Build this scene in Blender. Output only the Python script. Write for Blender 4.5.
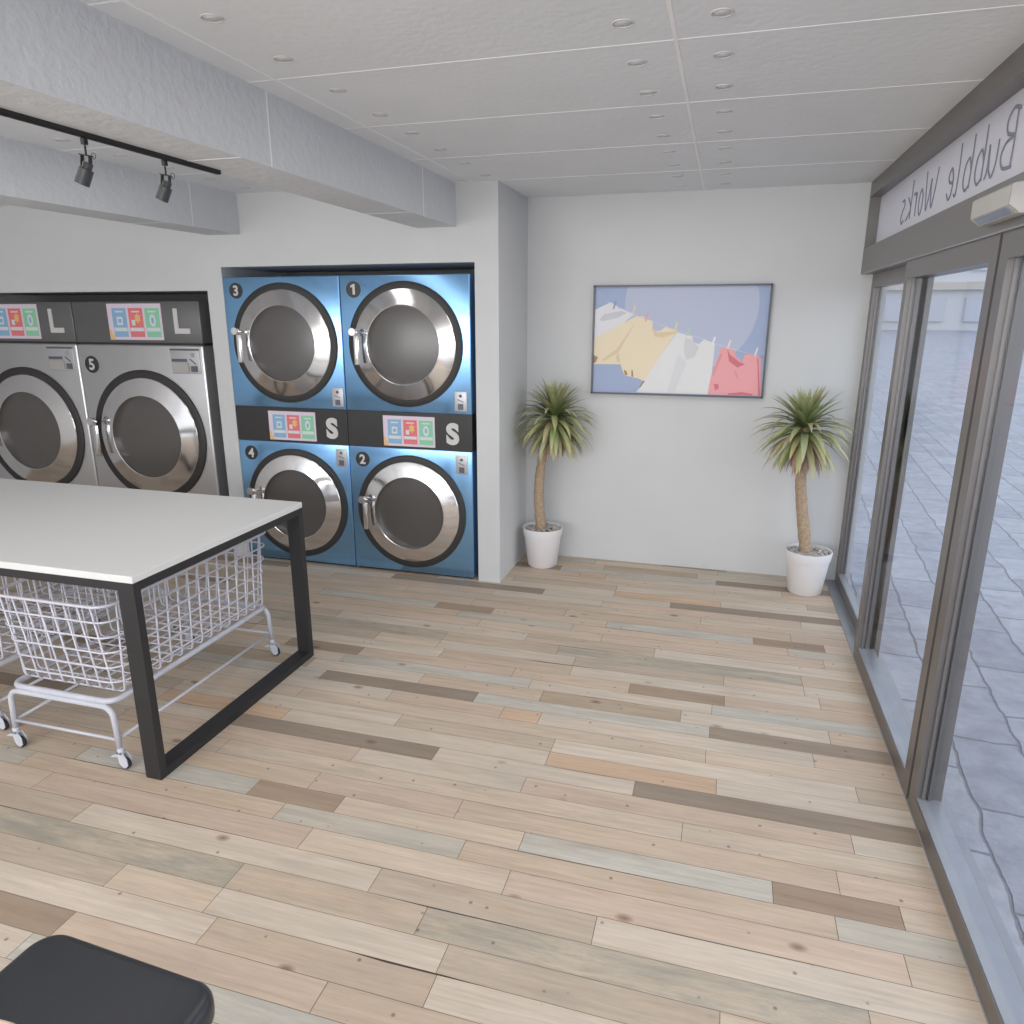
import bpy, bmesh, math, random
from mathutils import Vector, Matrix
PI = math.pi
for o in list(bpy.data.objects): bpy.data.objects.remove(o, do_unlink=True)
scn = bpy.context.scene
COL = scn.collection

# ------------------------------------------------------------------ camera
cam_d = bpy.data.cameras.new('camera'); cam = bpy.data.objects.new('camera', cam_d); COL.objects.link(cam)
cam.location = (0, 0, 1.75)
cam.rotation_euler = (math.radians(90 - 15.3133), 0, math.radians(16.1122))
cam_d.sensor_width = 36; cam_d.lens = 720.99 / 1024 * 36; cam_d.clip_end = 600; cam_d.clip_start = 0.05
scn.camera = cam
# ------------------------------------------------------------------ world, lights, exposure
w = bpy.data.worlds.new('world'); scn.world = w; w.use_nodes = True
wn = w.node_tree; wn.nodes.clear()
wo = wn.nodes.new('ShaderNodeOutputWorld'); wb = wn.nodes.new('ShaderNodeBackground')
tc = wn.nodes.new('ShaderNodeTexCoord'); sx = wn.nodes.new('ShaderNodeSeparateXYZ'); cr = wn.nodes.new('ShaderNodeValToRGB')
wn.links.new(tc.outputs['Generated'], sx.inputs[0]); wn.links.new(sx.outputs['Z'], cr.inputs[0])
cr.color_ramp.elements[0].position = 0.0; cr.color_ramp.elements[0].color = (0.84, 0.86, 0.90, 1)
cr.color_ramp.elements[1].position = 0.6; cr.color_ramp.elements[1].color = (0.72, 0.78, 0.91, 1)
wn.links.new(cr.outputs[0], wb.inputs[0]); wb.inputs[1].default_value = 1.3
wn.links.new(wb.outputs[0], wo.inputs[0])

def area(name, loc, rot, sx_, sy_, power, col=(1, 1, 1)):
    l = bpy.data.lights.new(name, 'AREA'); l.shape = 'RECTANGLE'; l.size = sx_; l.size_y = sy_
    l.energy = power; l.color = col
    o = bpy.data.objects.new(name, l); COL.objects.link(o); o.location = loc; o.rotation_euler = rot
    return o
# broad, soft lighting of the shop: the ceiling lamps of the two ceiling bays and an unseen fill light added behind the camera, tilted up
area('ceiling_lighting', (-0.35, 1.6, 2.49), (0, 0, 0), 1.1, 5.6, 25, (1.0, 0.98, 0.96))
area('ceiling_lighting_bay', (-2.5, 1.2, 2.49), (0, 0, 0), .4, 5.0, 9, (1.0, 0.98, 0.96))
area('rear_fill', (-2.2, -2.3, 1.6), (math.radians(116), 0, 0), 6.0, 1.5, 128, (1.0, 0.985, 0.975))
sl = bpy.data.lights.new('soft_sun', 'SUN'); sl.energy = 0.9; sl.angle = math.radians(100); sl.color = (1.0, 0.99, 0.97)
so = bpy.data.objects.new('soft_sun', sl); COL.objects.link(so); so.location = (8, -2, 5)
so.rotation_euler = Vector((-1, 0.30, -0.38)).to_track_quat('-Z', 'Y').to_euler()
scn.view_settings.view_transform = 'Standard'; scn.view_settings.look = 'None'
scn.view_settings.exposure = 0.18; scn.view_settings.gamma = 1.0; scn.view_settings.use_curve_mapping = False

# ------------------------------------------------------------------ materials
def srgb(r, g, b):
    f = lambda c: (c / 255 / 12.92) if c / 255 <= 0.04045 else ((c / 255 + 0.055) / 1.055) ** 2.4
    return (f(r), f(g), f(b), 1)
MATS = {}
def mat(name, col, rough=0.5, metal=0.0, spec=0.5, bump=None, mottled=None, coat=0.0):
    """principled material; bump=(scale, strength), mottled=(scale, amount)"""
    m = bpy.data.materials.new(name); m.use_nodes = True; nt = m.node_tree
    p = nt.nodes['Principled BSDF']; MATS[name] = m
    p.inputs['Base Color'].default_value = col; p.inputs['Roughness'].default_value = rough
    p.inputs['Metallic'].default_value = metal; p.inputs['Specular IOR Level'].default_value = spec
    p.inputs['Coat Weight'].default_value = coat
    tcn = nt.nodes.new('ShaderNodeTexCoord')
    sc = (mottled or (6, 0.03))
    n = nt.nodes.new('ShaderNodeTexNoise'); n.inputs['Scale'].default_value = sc[0]; n.inputs['Detail'].default_value = 6
    nt.links.new(tcn.outputs['Object'], n.inputs['Vector'])
    hs = nt.nodes.new('ShaderNodeHueSaturation'); hs.inputs['Color'].default_value = col
    mr = nt.nodes.new('ShaderNodeMapRange'); mr.inputs[1].default_value = 0.3; mr.inputs[2].default_value = 0.7
    mr.inputs[3].default_value = 1 - sc[1]; mr.inputs[4].default_value = 1 + sc[1]
    nt.links.new(n.outputs[0], mr.inputs[0]); nt.links.new(mr.outputs[0], hs.inputs['Value'])
    nt.links.new(hs.outputs[0], p.inputs['Base Color'])
    if bump:
        n2 = nt.nodes.new('ShaderNodeTexNoise'); n2.inputs['Scale'].default_value = bump[0]; n2.inputs['Detail'].default_value = 8
        nt.links.new(tcn.outputs['Object'], n2.inputs['Vector'])
        b = nt.nodes.new('ShaderNodeBump'); b.inputs['Strength'].default_value = bump[1]; b.inputs['Distance'].default_value = 0.01
        nt.links.new(n2.outputs[0], b.inputs['Height']); nt.links.new(b.outputs[0], p.inputs['Normal'])
    return m
WALL = mat('wall_plaster', (0.63, 0.638, 0.642, 1), 0.85, spec=0.15, bump=(14, 0.12), mottled=(1.7, 0.03))
CEIL = mat('ceiling_board', (0.755, 0.775, 0.795, 1), 0.9, spec=0.1, bump=(34, 0.18), mottled=(3, 0.02))
BEAM = mat('beam_plaster', (0.655, 0.672, 0.69, 1), 0.9, spec=0.1, bump=(26, 0.6), mottled=(3, 0.02))
SEAM = mat('seam_white', (0.88, 0.88, 0.88, 1), 0.9)
ALU = mat('bronze_aluminium', (0.235, 0.222, 0.214, 1), 0.36, metal=0.7, mottled=(2, 0.01))
ALU2 = mat('grey_aluminium', (0.42, 0.44, 0.47, 1), 0.32, metal=0.6)
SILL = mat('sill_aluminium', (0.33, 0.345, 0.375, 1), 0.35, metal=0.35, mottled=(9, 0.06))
BLUE = mat('blue_enamel', srgb(138, 188, 234), 0.17, metal=0.94, coat=0.1, mottled=(2, 0.01))
BAND = mat('black_band', srgb(48, 47, 47), 0.42)
STEEL = mat('brushed_steel', (0.62, 0.62, 0.63, 1), 0.34, metal=0.9, mottled=(3, 0.02))
GREYBAND = mat('grey_band', srgb(106, 106, 107), 0.35, metal=0.3)
CHROME = mat('chrome', (0.78, 0.77, 0.77, 1), 0.12, metal=1.0)
GASKET = mat('gasket_black', srgb(50, 49, 48), 0.55)
DGLASS = mat('dark_porthole_glass', srgb(86, 83, 81), 0.24, spec=0.7)
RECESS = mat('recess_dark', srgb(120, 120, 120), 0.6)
WHITE = mat('white_laminate', srgb(222, 222, 221), 0.5, mottled=(3, 0.005))
BLACK = mat('black_steel', srgb(38, 38, 40), 0.5)
TRACK = mat('track_black', srgb(40, 40, 41), 0.5)
SPOTM = mat('spot_graphite', srgb(60, 60, 61), 0.4)
WIRE = mat('cart_wire_coating', srgb(204, 204, 214), 0.35)
TUBE = mat('cart_frame_coating', srgb(196, 198, 208), 0.35)
TYRE = mat('caster_tyre', srgb(40, 42, 48), 0.5)
POT = mat('pot_ceramic', srgb(226, 224, 225), 0.45)
TRUNK = mat('palm_trunk', srgb(178, 156, 132), 0.9, bump=(90, 1.0), mottled=(60, 0.18))
PEBB = mat('pebble_stone', srgb(176, 172, 168), 0.8, mottled=(30, 0.35))
SOIL = mat('soil_dark', srgb(70, 62, 56), 0.95)
LEATHER = mat('black_leather', srgb(44, 46, 51), 0.32, spec=0.5, bump=(250, 0.08))
OAK = mat('light_wood', srgb(208, 186, 168), 0.5, mottled=(12, 0.05))
LETTER = mat('letter_white', srgb(205, 205, 203), 0.5)
BADGE = mat('badge_dark', srgb(50, 50, 50), 0.4)
PLATE = mat('coin_plate', srgb(190, 190, 194), 0.35, metal=0.4)
PLATED = mat('coin_plate_dark', srgb(96, 98, 108), 0.4)
FRAMED = mat('picture_frame_dark', srgb(84, 86, 92), 0.4, metal=0.4)
SENSOR = mat('sensor_grey', srgb(176, 174, 168), 0.4)
LENS = mat('sensor_lens', srgb(120, 132, 156), 0.2)
EXTW = mat('exterior_white', srgb(220, 216, 218), 0.8)
STROKE = mat('sign_lettering', srgb(134, 136, 150), 0.6)
def flat(name, r, g, b, rough=0.6): return mat(name, srgb(r, g, b), rough, spec=0.3, mottled=(4, 0.01))

# glass: thin pane
def glass_mat():
    m = bpy.data.materials.new('window_glass'); m.use_nodes = True; nt = m.node_tree; nt.nodes.clear()
    out = nt.nodes.new('ShaderNodeOutputMaterial'); mx = nt.nodes.new('ShaderNodeMixShader')
    t = nt.nodes.new('ShaderNodeBsdfTransparent'); t.inputs[0].default_value = (0.93, 0.95, 0.97, 1)
    g = nt.nodes.new('ShaderNodeBsdfGlossy'); g.inputs['Roughness'].default_value = 0.03
    lw = nt.nodes.new('ShaderNodeLayerWeight'); lw.inputs[0].default_value = 0.5
    pw = nt.nodes.new('ShaderNodeMath'); pw.operation = 'POWER'; pw.inputs[1].default_value = 5; nt.links.new(lw.outputs['Facing'], pw.inputs[0])
    f = nt.nodes.new('ShaderNodeMath'); f.operation = 'MULTIPLY_ADD'; f.inputs[1].default_value = 0.30; f.inputs[2].default_value = 0.012; nt.links.new(pw.outputs[0], f.inputs[0])
    nt.links.new(f.outputs[0], mx.inputs[0]); nt.links.new(t.outputs[0], mx.inputs[1]); nt.links.new(g.outputs[0], mx.inputs[2])
    nt.links.new(mx.outputs[0], out.inputs[0]); return m
GLASS = glass_mat()
def sign_mat():
    m = bpy.data.materials.new('sign_panel_frosted'); m.use_nodes = True; nt = m.node_tree; nt.nodes.clear()
    out = nt.nodes.new('ShaderNodeOutputMaterial'); a = nt.nodes.new('ShaderNodeAddShader')
    d = nt.nodes.new('ShaderNodeBsdfDiffuse'); d.inputs[0].default_value = (0.42, 0.41, 0.42, 1)
    t = nt.nodes.new('ShaderNodeBsdfTranslucent'); t.inputs[0].default_value = (0.36, 0.36, 0.37, 1)
    nt.links.new(d.outputs[0], a.inputs[0]); nt.links.new(t.outputs[0], a.inputs[1]); nt.links.new(a.outputs[0], out.inputs[0])
    return m
SIGN = sign_mat()

# floor: plank colour, stain, seed as face attributes (real differences of the boards)
def floor_mat():
    m = bpy.data.materials.new('reclaimed_planks'); m.use_nodes = True; nt = m.node_tree; N = nt.nodes; L = nt.links
    p = N['Principled BSDF']; p.inputs['Roughness'].default_value = 0.55; p.inputs['Specular IOR Level'].default_value = 0.22
    geo = N.new('ShaderNodeNewGeometry')
    def at(n): a = N.new('ShaderNodeAttribute'); a.attribute_name = n; return a
    ac, ast, asd = at('plank_col'), at('stain'), at('seed')
    # offset coordinates by seed so each board has its own grain
    mul = N.new('ShaderNodeMath'); mul.operation = 'MULTIPLY'; mul.inputs[1].default_value = 17.0; L.new(asd.outputs['Fac'], mul.inputs[0])
    cmb = N.new('ShaderNodeCombineXYZ'); L.new(mul.outputs[0], cmb.inputs['Z'])
    add = N.new('ShaderNodeVectorMath'); add.operation = 'ADD'; L.new(geo.outputs['Position'], add.inputs[0]); L.new(cmb.outputs[0], add.inputs[1])
    def mapped(s):
        v = N.new('ShaderNodeVectorMath'); v.operation = 'MULTIPLY'; v.inputs[1].default_value = s; L.new(add.outputs[0], v.inputs[0]); return v
    def noise(s, scale, det, dist=0.0, rough=0.6):
        n = N.new('ShaderNodeTexNoise'); n.inputs['Scale'].default_value = scale; n.inputs['Detail'].default_value = det
        n.inputs['Distortion'].default_value = dist; n.inputs['Roughness'].default_value = rough
        L.new(mapped(s).outputs[0], n.inputs['Vector']); return n
    grain = noise((1.6, 34, 1), 1.6, 8, 0.6)
    blot = noise((1.3, 5, 1), 1.5, 5, 0.4)
    fine = noise((9, 160, 1), 1.0, 3)
    def mrange(src, a, b, c, d):
        r = N.new('ShaderNodeMapRange'); r.inputs[1].default_value = a; r.inputs[2].default_value = b
        r.inputs[3].default_value = c; r.inputs[4].default_value = d; L.new(src, r.inputs[0]); return r
    g1 = mrange(grain.outputs[0], 0.3, 0.7, 0.87, 1.07); g2 = mrange(blot.outputs[0], 0.3, 0.7, 0.90, 1.08); g3 = mrange(fine.outputs[0], 0.3, 0.7, 0.96, 1.04)
    m1 = N.new('ShaderNodeMath'); m1.operation = 'MULTIPLY'; L.new(g1.outputs[0], m1.inputs[0]); L.new(g2.outputs[0], m1.inputs[1])
    m2 = N.new('ShaderNodeMath'); m2.operation = 'MULTIPLY'; L.new(m1.outputs[0], m2.inputs[0]); L.new(g3.outputs[0], m2.inputs[1])
    hs = N.new('ShaderNodeHueSaturation'); L.new(ac.outputs['Color'], hs.inputs['Color']); L.new(m2.outputs[0], hs.inputs['Value'])
    # warm streaks inside a board
    ws = noise((0.9, 9, 1), 2.1, 3, 1.0); wr = mrange(ws.outputs[0], 0.56, 0.72, 0.0, 0.5)
    mixw = N.new('ShaderNodeMix'); mixw.data_type = 'RGBA'; mixw.blend_type = 'MULTIPLY'
    L.new(wr.outputs[0], mixw.inputs[0]); L.new(hs.outputs[0], mixw.inputs[6]); mixw.inputs[7].default_value = (0.93, 0.78, 0.66, 1)
    # grey-green weathering where the board is stained
    sn = noise((1.5, 8, 1), 2.3, 10, 0.35, 0.75); sr = mrange(sn.outputs[0], 0.42, 0.66, 0.0, 1.0)
    sm = N.new('ShaderNodeMath'); sm.operation = 'MULTIPLY'; L.new(sr.outputs[0], sm.inputs[0]); L.new(ast.outputs['Fac'], sm.inputs[1])
    mix1 = N.new('ShaderNodeMix'); mix1.data_type = 'RGBA'; L.new(sm.outputs[0], mix1.inputs[0]); L.new(mixw.outputs[2], mix1.inputs[6])
    mix1.inputs[7].default_value = srgb(146, 144, 134)
    # knots and nail holes
    def spots(scale, thr0, thr1, amt, stretch):
        v = N.new('ShaderNodeTexVoronoi'); v.inputs['Scale'].default_value = scale; L.new(mapped(stretch).outputs[0], v.inputs['Vector'])
        a = mrange(v.outputs['Distance'], thr0, thr1, 1.0, 0.0)
        s = N.new('ShaderNodeSeparateColor'); L.new(v.outputs['Color'], s.inputs[0])
        th = N.new('ShaderNodeMath'); th.operation = 'LESS_THAN'; th.inputs[1].default_value = amt; L.new(s.outputs[0], th.inputs[0])
        q = N.new('ShaderNodeMath'); q.operation = 'MULTIPLY'; L.new(a.outputs[0], q.inputs[0]); L.new(th.outputs[0], q.inputs[1]); return q
    k = spots(5.0, 0.04, 0.13, 0.42, (0.75, 1.3, 1)); kk = N.new('ShaderNodeMath'); kk.operation = 'MULTIPLY'; kk.inputs[1].default_value = 0.75; L.new(k.outputs[0], kk.inputs[0])
    mix2 = N.new('ShaderNodeMix'); mix2.data_type = 'RGBA'; L.new(kk.outputs[0], mix2.inputs[0]); L.new(mix1.outputs[2], mix2.inputs[6]); mix2.inputs[7].default_value = srgb(116, 84, 70)
    nh = spots(17.0, 0.06, 0.13, 0.34, (1, 1, 1)); nk = N.new('ShaderNodeMath'); nk.operation = 'MULTIPLY'; nk.inputs[1].default_value = 0.6; L.new(nh.outputs[0], nk.inputs[0])
    mix3 = N.new('ShaderNodeMix'); mix3.data_type = 'RGBA'; L.new(nk.outputs[0], mix3.inputs[0]); L.new(mix2.outputs[2], mix3.inputs[6]); mix3.inputs[7].default_value = srgb(84, 76, 70)
    L.new(mix3.outputs[2], p.inputs['Base Color'])
    b = N.new('ShaderNodeBump'); b.inputs['Strength'].default_value = 0.12; b.inputs['Distance'].default_value = 0.004
    L.new(grain.outputs[0], b.inputs['Height']); L.new(b.outputs[0], p.inputs['Normal'])
    return m
FLOORM = floor_mat()
GAP = mat('plank_gap', srgb(108, 94, 82), 0.9)

def paving_mat():
    m = bpy.data.materials.new('stone_paving'); m.use_nodes = True; nt = m.node_tree; N = nt.nodes; L = nt.links
    p = N['Principled BSDF']; p.inputs['Roughness'].default_value = 0.42; p.inputs['Specular IOR Level'].default_value = 0.5
    tcn = N.new('ShaderNodeNewGeometry')
    rot = N.new('ShaderNodeMapping'); rot.inputs['Rotation'].default_value = (0, 0, math.radians(-85.4)); rot.inputs['Location'].default_value = (0.1, 0.02, 0)
    dn = N.new('ShaderNodeTexNoise'); dn.inputs['Scale'].default_value = 5.0; dn.inputs['Detail'].default_value = 3
    L.new(tcn.outputs['Position'], dn.inputs['Vector'])
    sub = N.new('ShaderNodeVectorMath'); sub.operation = 'SUBTRACT'; sub.inputs[1].default_value = (0.5, 0.5, 0.5); L.new(dn.outputs['Color'], sub.inputs[0])
    sc = N.new('ShaderNodeVectorMath'); sc.operation = 'SCALE'; sc.inputs['Scale'].default_value = 0.06; L.new(sub.outputs[0], sc.inputs[0])
    ad = N.new('ShaderNodeVectorMath'); ad.operation = 'ADD'; L.new(tcn.outputs['Position'], ad.inputs[0]); L.new(sc.outputs[0], ad.inputs[1])
    L.new(ad.outputs[0], rot.inputs['Vector'])
    br = N.new('ShaderNodeTexBrick'); br.inputs['Scale'].default_value = 1.0; br.inputs['Brick Width'].default_value = 0.52; br.inputs['Row Height'].default_value = 0.26
    br.inputs['Mortar Size'].default_value = 0.008; br.inputs['Mortar Smooth'].default_value = 0.6; br.inputs['Bias'].default_value = 0.0
    br.inputs['Color1'].default_value = srgb(172, 175, 184); br.inputs['Color2'].default_value = srgb(150, 153, 164); br.inputs['Mortar'].default_value = srgb(122, 124, 134)
    L.new(rot.outputs[0], br.inputs['Vector'])
    n = N.new('ShaderNodeTexNoise'); n.inputs['Scale'].default_value = 9; n.inputs['Detail'].default_value = 9; n.inputs['Roughness'].default_value = 0.7
    L.new(tcn.outputs['Position'], n.inputs['Vector'])
    mr = N.new('ShaderNodeMapRange'); mr.inputs[1].default_value = 0.3; mr.inputs[2].default_value = 0.7; mr.inputs[3].default_value = 0.74; mr.inputs[4].default_value = 1.2
    L.new(n.outputs[0], mr.inputs[0])
    hs = N.new('ShaderNodeHueSaturation'); L.new(br.outputs[0], hs.inputs['Color']); L.new(mr.outputs[0], hs.inputs['Value'])
    L.new(hs.outputs[0], p.inputs['Base Color'])
    b = N.new('ShaderNodeBump'); b.inputs['Strength'].default_value = 0.6; b.inputs['Distance'].default_value = 0.02
    mm = N.new('ShaderNodeMath'); mm.operation = 'SUBTRACT'; L.new(n.outputs[0], mm.inputs[0]); L.new(br.outputs['Fac'], mm.inputs[1])
    L.new(mm.outputs[0], b.inputs['Height']); L.new(b.outputs[0], p.inputs['Normal'])
    return m
PAVE = paving_mat()
def leaf_mat():
    m = bpy.data.materials.new('palm_leaf'); m.use_nodes = True; nt = m.node_tree; N = nt.nodes
    p = N['Principled BSDF']; p.inputs['Roughness'].default_value = 0.45
    a = N.new('ShaderNodeAttribute'); a.attribute_name = 'leaf_col'; nt.links.new(a.outputs['Color'], p.inputs['Base Color'])
    return m
LEAF = leaf_mat()

# ------------------------------------------------------------------ mesh helpers
class MB:
    """collects shapes into one mesh; each shape may have its own material"""
    def __init__(self): self.v = []; self.f = []; self.m = []; self.s = []; self.mats = []
    def _mi(self, m):
        if m is None: return 0
        if m not in self.mats: self.mats.append(m)
        return self.mats.index(m)
    def add(self, vs, fs, m=None, smooth=False, T=None):
        o = len(self.v); mi = self._mi(m)
        for p in vs:
            p = Vector(p)
            self.v.append(tuple(T @ p if T is not None else p))
        for f in fs: self.f.append(tuple(o + i for i in f)); self.m.append(mi); self.s.append(smooth)
        return self
    def box(self, a, b, m=None, T=None):
        x0, y0, z0 = a; x1, y1, z1 = b
        vs = [(x0, y0, z0), (x1, y0, z0), (x1, y1, z0), (x0, y1, z0), (x0, y0, z1), (x1, y0, z1), (x1, y1, z1), (x0, y1, z1)]
        return self.add(vs, [(3, 2, 1, 0), (4, 5, 6, 7), (0, 1, 5, 4), (1, 2, 6, 5), (2, 3, 7, 6), (3, 0, 4, 7)], m, False, T)
    def bbox(self, a, b, r, m=None, seg=3, smooth=True, T=None):
        """box with rounded edges"""
        bm = bmesh.new(); bmesh.ops.create_cube(bm, size=1)
        for v in bm.verts: v.co = Vector([(a[i] + b[i]) / 2 + v.co[i] * (b[i] - a[i]) for i in range(3)])
        bmesh.ops.bevel(bm, geom=list(bm.edges), offset=r, segments=seg, profile=0.5, affect='EDGES')
        bm.verts.ensure_lookup_table()
        self.add([v.co.copy() for v in bm.verts], [[v.index for v in f.verts] for f in bm.faces], m, smooth, T); bm.free(); return self
    def prism(self, pts, d0, d1, axis='y', m=None, T=None):
        """polygon (a,b) extruded along axis; for y: (x,z); for x: (y,z); for z: (x,y)"""
        n = len(pts)
        mk = {'y': lambda p, d: (p[0], d, p[1]), 'x': lambda p, d: (d, p[0], p[1]), 'z': lambda p, d: (p[0], p[1], d)}[axis]
        vs = [mk(p, d0) for p in pts] + [mk(p, d1) for p in pts]
        fs = [tuple(range(n))[::-1], tuple(range(n, 2 * n))] + [(i, (i + 1) % n, n + (i + 1) % n, n + i) for i in range(n)]
        return self.add(vs, fs, m, False, T)
    def tube(self, pts, r, n=8, closed=False, m=None, T=None, cap=True):
        P = [Vector(p) for p in pts]; k = len(P); rr = r if isinstance(r, (list, tuple)) else [r] * k
        tang = []
        for i in range(k):
            if closed: t = P[(i + 1) % k] - P[i - 1]
            else: t = P[min(i + 1, k - 1)] - P[max(i - 1, 0)]
            tang.append(t.normalized())
        up = Vector((0, 0, 1)) if abs(tang[0].z) < 0.9 else Vector((0, 1, 0))
        nrm = (up - tang[0] * up.dot(tang[0])).normalized(); vs = []
        for i in range(k):
            nrm = (nrm - tang[i] * nrm.dot(tang[i])).normalized(); bi = tang[i].cross(nrm)
            for j in range(n):
                a = 2 * PI * j / n; vs.append(P[i] + (nrm * math.cos(a) + bi * math.sin(a)) * rr[i])
        fs = []
        for i in range(k if closed else k - 1):
            i2 = (i + 1) % k
            for j in range(n): fs.append((i * n + j, i * n + (j + 1) % n, i2 * n + (j + 1) % n, i2 * n + j))
        if not closed and cap: fs += [tuple(range(n))[::-1], tuple(range((k - 1) * n, k * n))]
        return self.add(vs, fs, m, True, T)
    def lathe(self, prof, n=48, m=None, T=None, smooth=True, capends=True):
        """profile (r, z) about local z"""
        vs = []; fs = []
        for (r, z) in prof:
            for j in range(n): a = 2 * PI * j / n; vs.append((r * math.cos(a), r * math.sin(a), z))
        for i in range(len(prof) - 1):
            for j in range(n): fs.append((i * n + j, i * n + (j + 1) % n, (i + 1) * n + (j + 1) % n, (i + 1) * n + j))
        if capends:
            if prof[0][0] > 1e-6: fs.append(tuple(range(n))[::-1])
            if prof[-1][0] > 1e-6: fs.append(tuple(range((len(prof) - 1) * n, len(prof) * n)))
        return self.add(vs, fs, m, smooth, T)
    def build(self, name, m=None, parent=None, loc=None, recalc=True, sharp=None):
        me = bpy.data.meshes.new(name); me.from_pydata(self.v, [], self.f)
        for mm in (self.mats or [m]): me.materials.append(mm)
        if self.mats: me.polygons.foreach_set('material_index', self.m)
        me.polygons.foreach_set('use_smooth', self.s)
        if recalc:
            bm = bmesh.new(); bm.from_mesh(me); bmesh.ops.recalc_face_normals(bm, faces=bm.faces); bm.to_mesh(me); bm.free()
        me.update()
        if sharp: me.set_sharp_from_angle(angle=math.radians(sharp))
        o = bpy.data.objects.new(name, me); COL.objects.link(o)
        if parent: o.parent = parent
        if loc: o.location = loc
        return o
def tag(o, label=None, cat=None, group=None, kind=None):
    if label: o['label'] = label
    if cat: o['category'] = cat
    if group: o['group'] = group
    if kind: o['kind'] = kind
    return o
def empty(name, loc, label, cat, group=None):
    o = bpy.data.objects.new(name, None); COL.objects.link(o); o.location = loc; o.empty_display_size = 0.1
    return tag(o, label, cat, group)
def struct(mb, name, m=None, label=None, cat=None):
    o = mb.build(name, m); return tag(o, label, cat, kind='structure')
def copy_tree(o, parent=None):
    c = o.copy(); COL.objects.link(c); c.parent = parent
    for ch in list(o.children): copy_tree(ch, c)
    return c
def rrect(x0, x1, y0, y1, r, n=5):
    pts = []
    for cx, cy, a0 in ((x1 - r, y1 - r, 0), (x0 + r, y1 - r, 90), (x0 + r, y0 + r, 180), (x1 - r, y0 + r, 270)):
        for i in range(n + 1):
            a = math.radians(a0 + 90 * i / n); pts.append((cx + r * math.cos(a), cy + r * math.sin(a)))
    return pts
def fillet(pts, r, n=5):
    P = [Vector(p) for p in pts]; out = [P[0]]
    for i in range(1, len(P) - 1):
        a = (P[i - 1] - P[i]); b = (P[i + 1] - P[i]); d = min(r, a.length * 0.49, b.length * 0.49)
        p0 = P[i] + a.normalized() * d; p2 = P[i] + b.normalized() * d
        for k in range(n + 1):
            t = k / n; out.append(p0 * (1 - t) ** 2 + P[i] * 2 * t * (1 - t) + p2 * t * t)
    out.append(P[-1]); return out
def text_mb(s, size, depth, bold=0.0):
    """glyph mesh in x (right) / z (up), thickness towards -y, centred"""
    cu = bpy.data.curves.new('t', 'FONT'); cu.body = s; cu.size = size; cu.extrude = depth / 2; cu.offset = bold; cu.resolution_u = 6
    cu.align_x = 'CENTER'; cu.align_y = 'CENTER'
    o = bpy.data.objects.new('t', cu); COL.objects.link(o)
    dg = bpy.context.evaluated_depsgraph_get(); me = bpy.data.meshes.new_from_object(o.evaluated_get(dg))
    xs = [v.co.x for v in me.vertices]; ys = [v.co.y for v in me.vertices]
    cx = (min(xs) + max(xs)) / 2; cy = (min(ys) + max(ys)) / 2
    mb = MB(); mb.add([(v.co.x - cx, -v.co.z, v.co.y - cy) for v in me.vertices], [tuple(p.vertices) for p in me.polygons])
    bpy.data.objects.remove(o, do_unlink=True); return mb

# ================================================================== SETTING
CZ = 2.506; YF = 5.05; YW = 4.373; XP = -1.348; XW = 0.762
# ---- floor boards: one 1.88 m module of reclaimed boards, repeated as in the room
edges = [1.458, 1.56, 1.67, 1.777, 1.884, 1.976, 2.070, 2.176, 2.274, 2.373, 2.467, 2.565, 2.662, 2.753, 2.853, 2.945, 3.048, 3.138, 3.235, 3.338]
C_ = {'cream': (207, 189, 169), 'pale': (209, 195, 178), 'tan': (203, 183, 162), 'pink': (205, 184, 165), 'orange': (207, 179, 153),
      'brown': (169, 148, 128), 'dark': (156, 140, 124), 'gray': (198, 189, 174), 'stain': (196, 182, 163), 'blue': (200, 194, 182), 'graytan': (197, 180, 161), 'olive': (187, 168, 145)}
ROWS = [  # (joint x, colour, stain)
 [(-0.640, 'graytan', .35), (0.113, 'cream', .05), (0.485, 'pale', .1)],
 [(-0.750, 'stain', .85), (0.484, 'tan', .35)],
 [(-0.956, 'graytan', .15), (-0.246, 'pale', .0)],
 [(-0.548, 'pink', .05), (0.611, 'cream', .05)],
 [(-0.735, 'tan', .0), (0.442, 'gray', .25)],
 [(0.268, 'brown', .15), (0.636, 'cream', .0), (-0.55, 'blue', .3)],
 [(-0.817, 'tan', .05), (0.471, 'pink', .2)],
 [(-0.022, 'cream', .3)],
 [(-0.626, 'pink', .05), (0.543, 'pale', .2)],
 [(-1.027, 'pale', .15), (-0.213, 'dark', .25)],
 [(-0.576, 'orange', .0), (0.090, 'pale', .0)],
 [(-0.575, 'pale', .0), (0.602, 'graytan', .2)],
 [(0.045, 'cream', .05)],
 [(-0.859, 'orange', .0), (-0.681, 'pale', .0), (0.468, 'pink', .1)],
 [(-1.016, 'blue', .4), (0.056, 'dark', .25)],
 [(-0.72, 'olive', .3), (-0.072, 'pale', .0), (0.551, 'tan', .05)],
 [(0.062, 'blue', .35), (-0.80, 'pale', .0)],
 [(-0.912, 'tan', .0), (-0.327, 'brown', .25), (0.117, 'pink', .1)],
 [(-0.635, 'pale', .0), (0.544, 'tan', .2)]]
rnd = random.Random(5)
fv, ff, fc, fs_, fd, fm = [], [], [], [], [], []
def fquad(x0, x1, y0, y1, z, c, st, sd, mi):
    o = len(fv); fv.extend([(x0, y0, z), (x1, y0, z), (x1, y1, z), (x0, y1, z)]); ff.append((o, o + 1, o + 2, o + 3))
    fc.append(c); fs_.append(st); fd.append(sd); fm.append(mi)
FX0, FX1, FY0, FY1 = -6.4, 0.772, -2.4, YF
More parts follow.
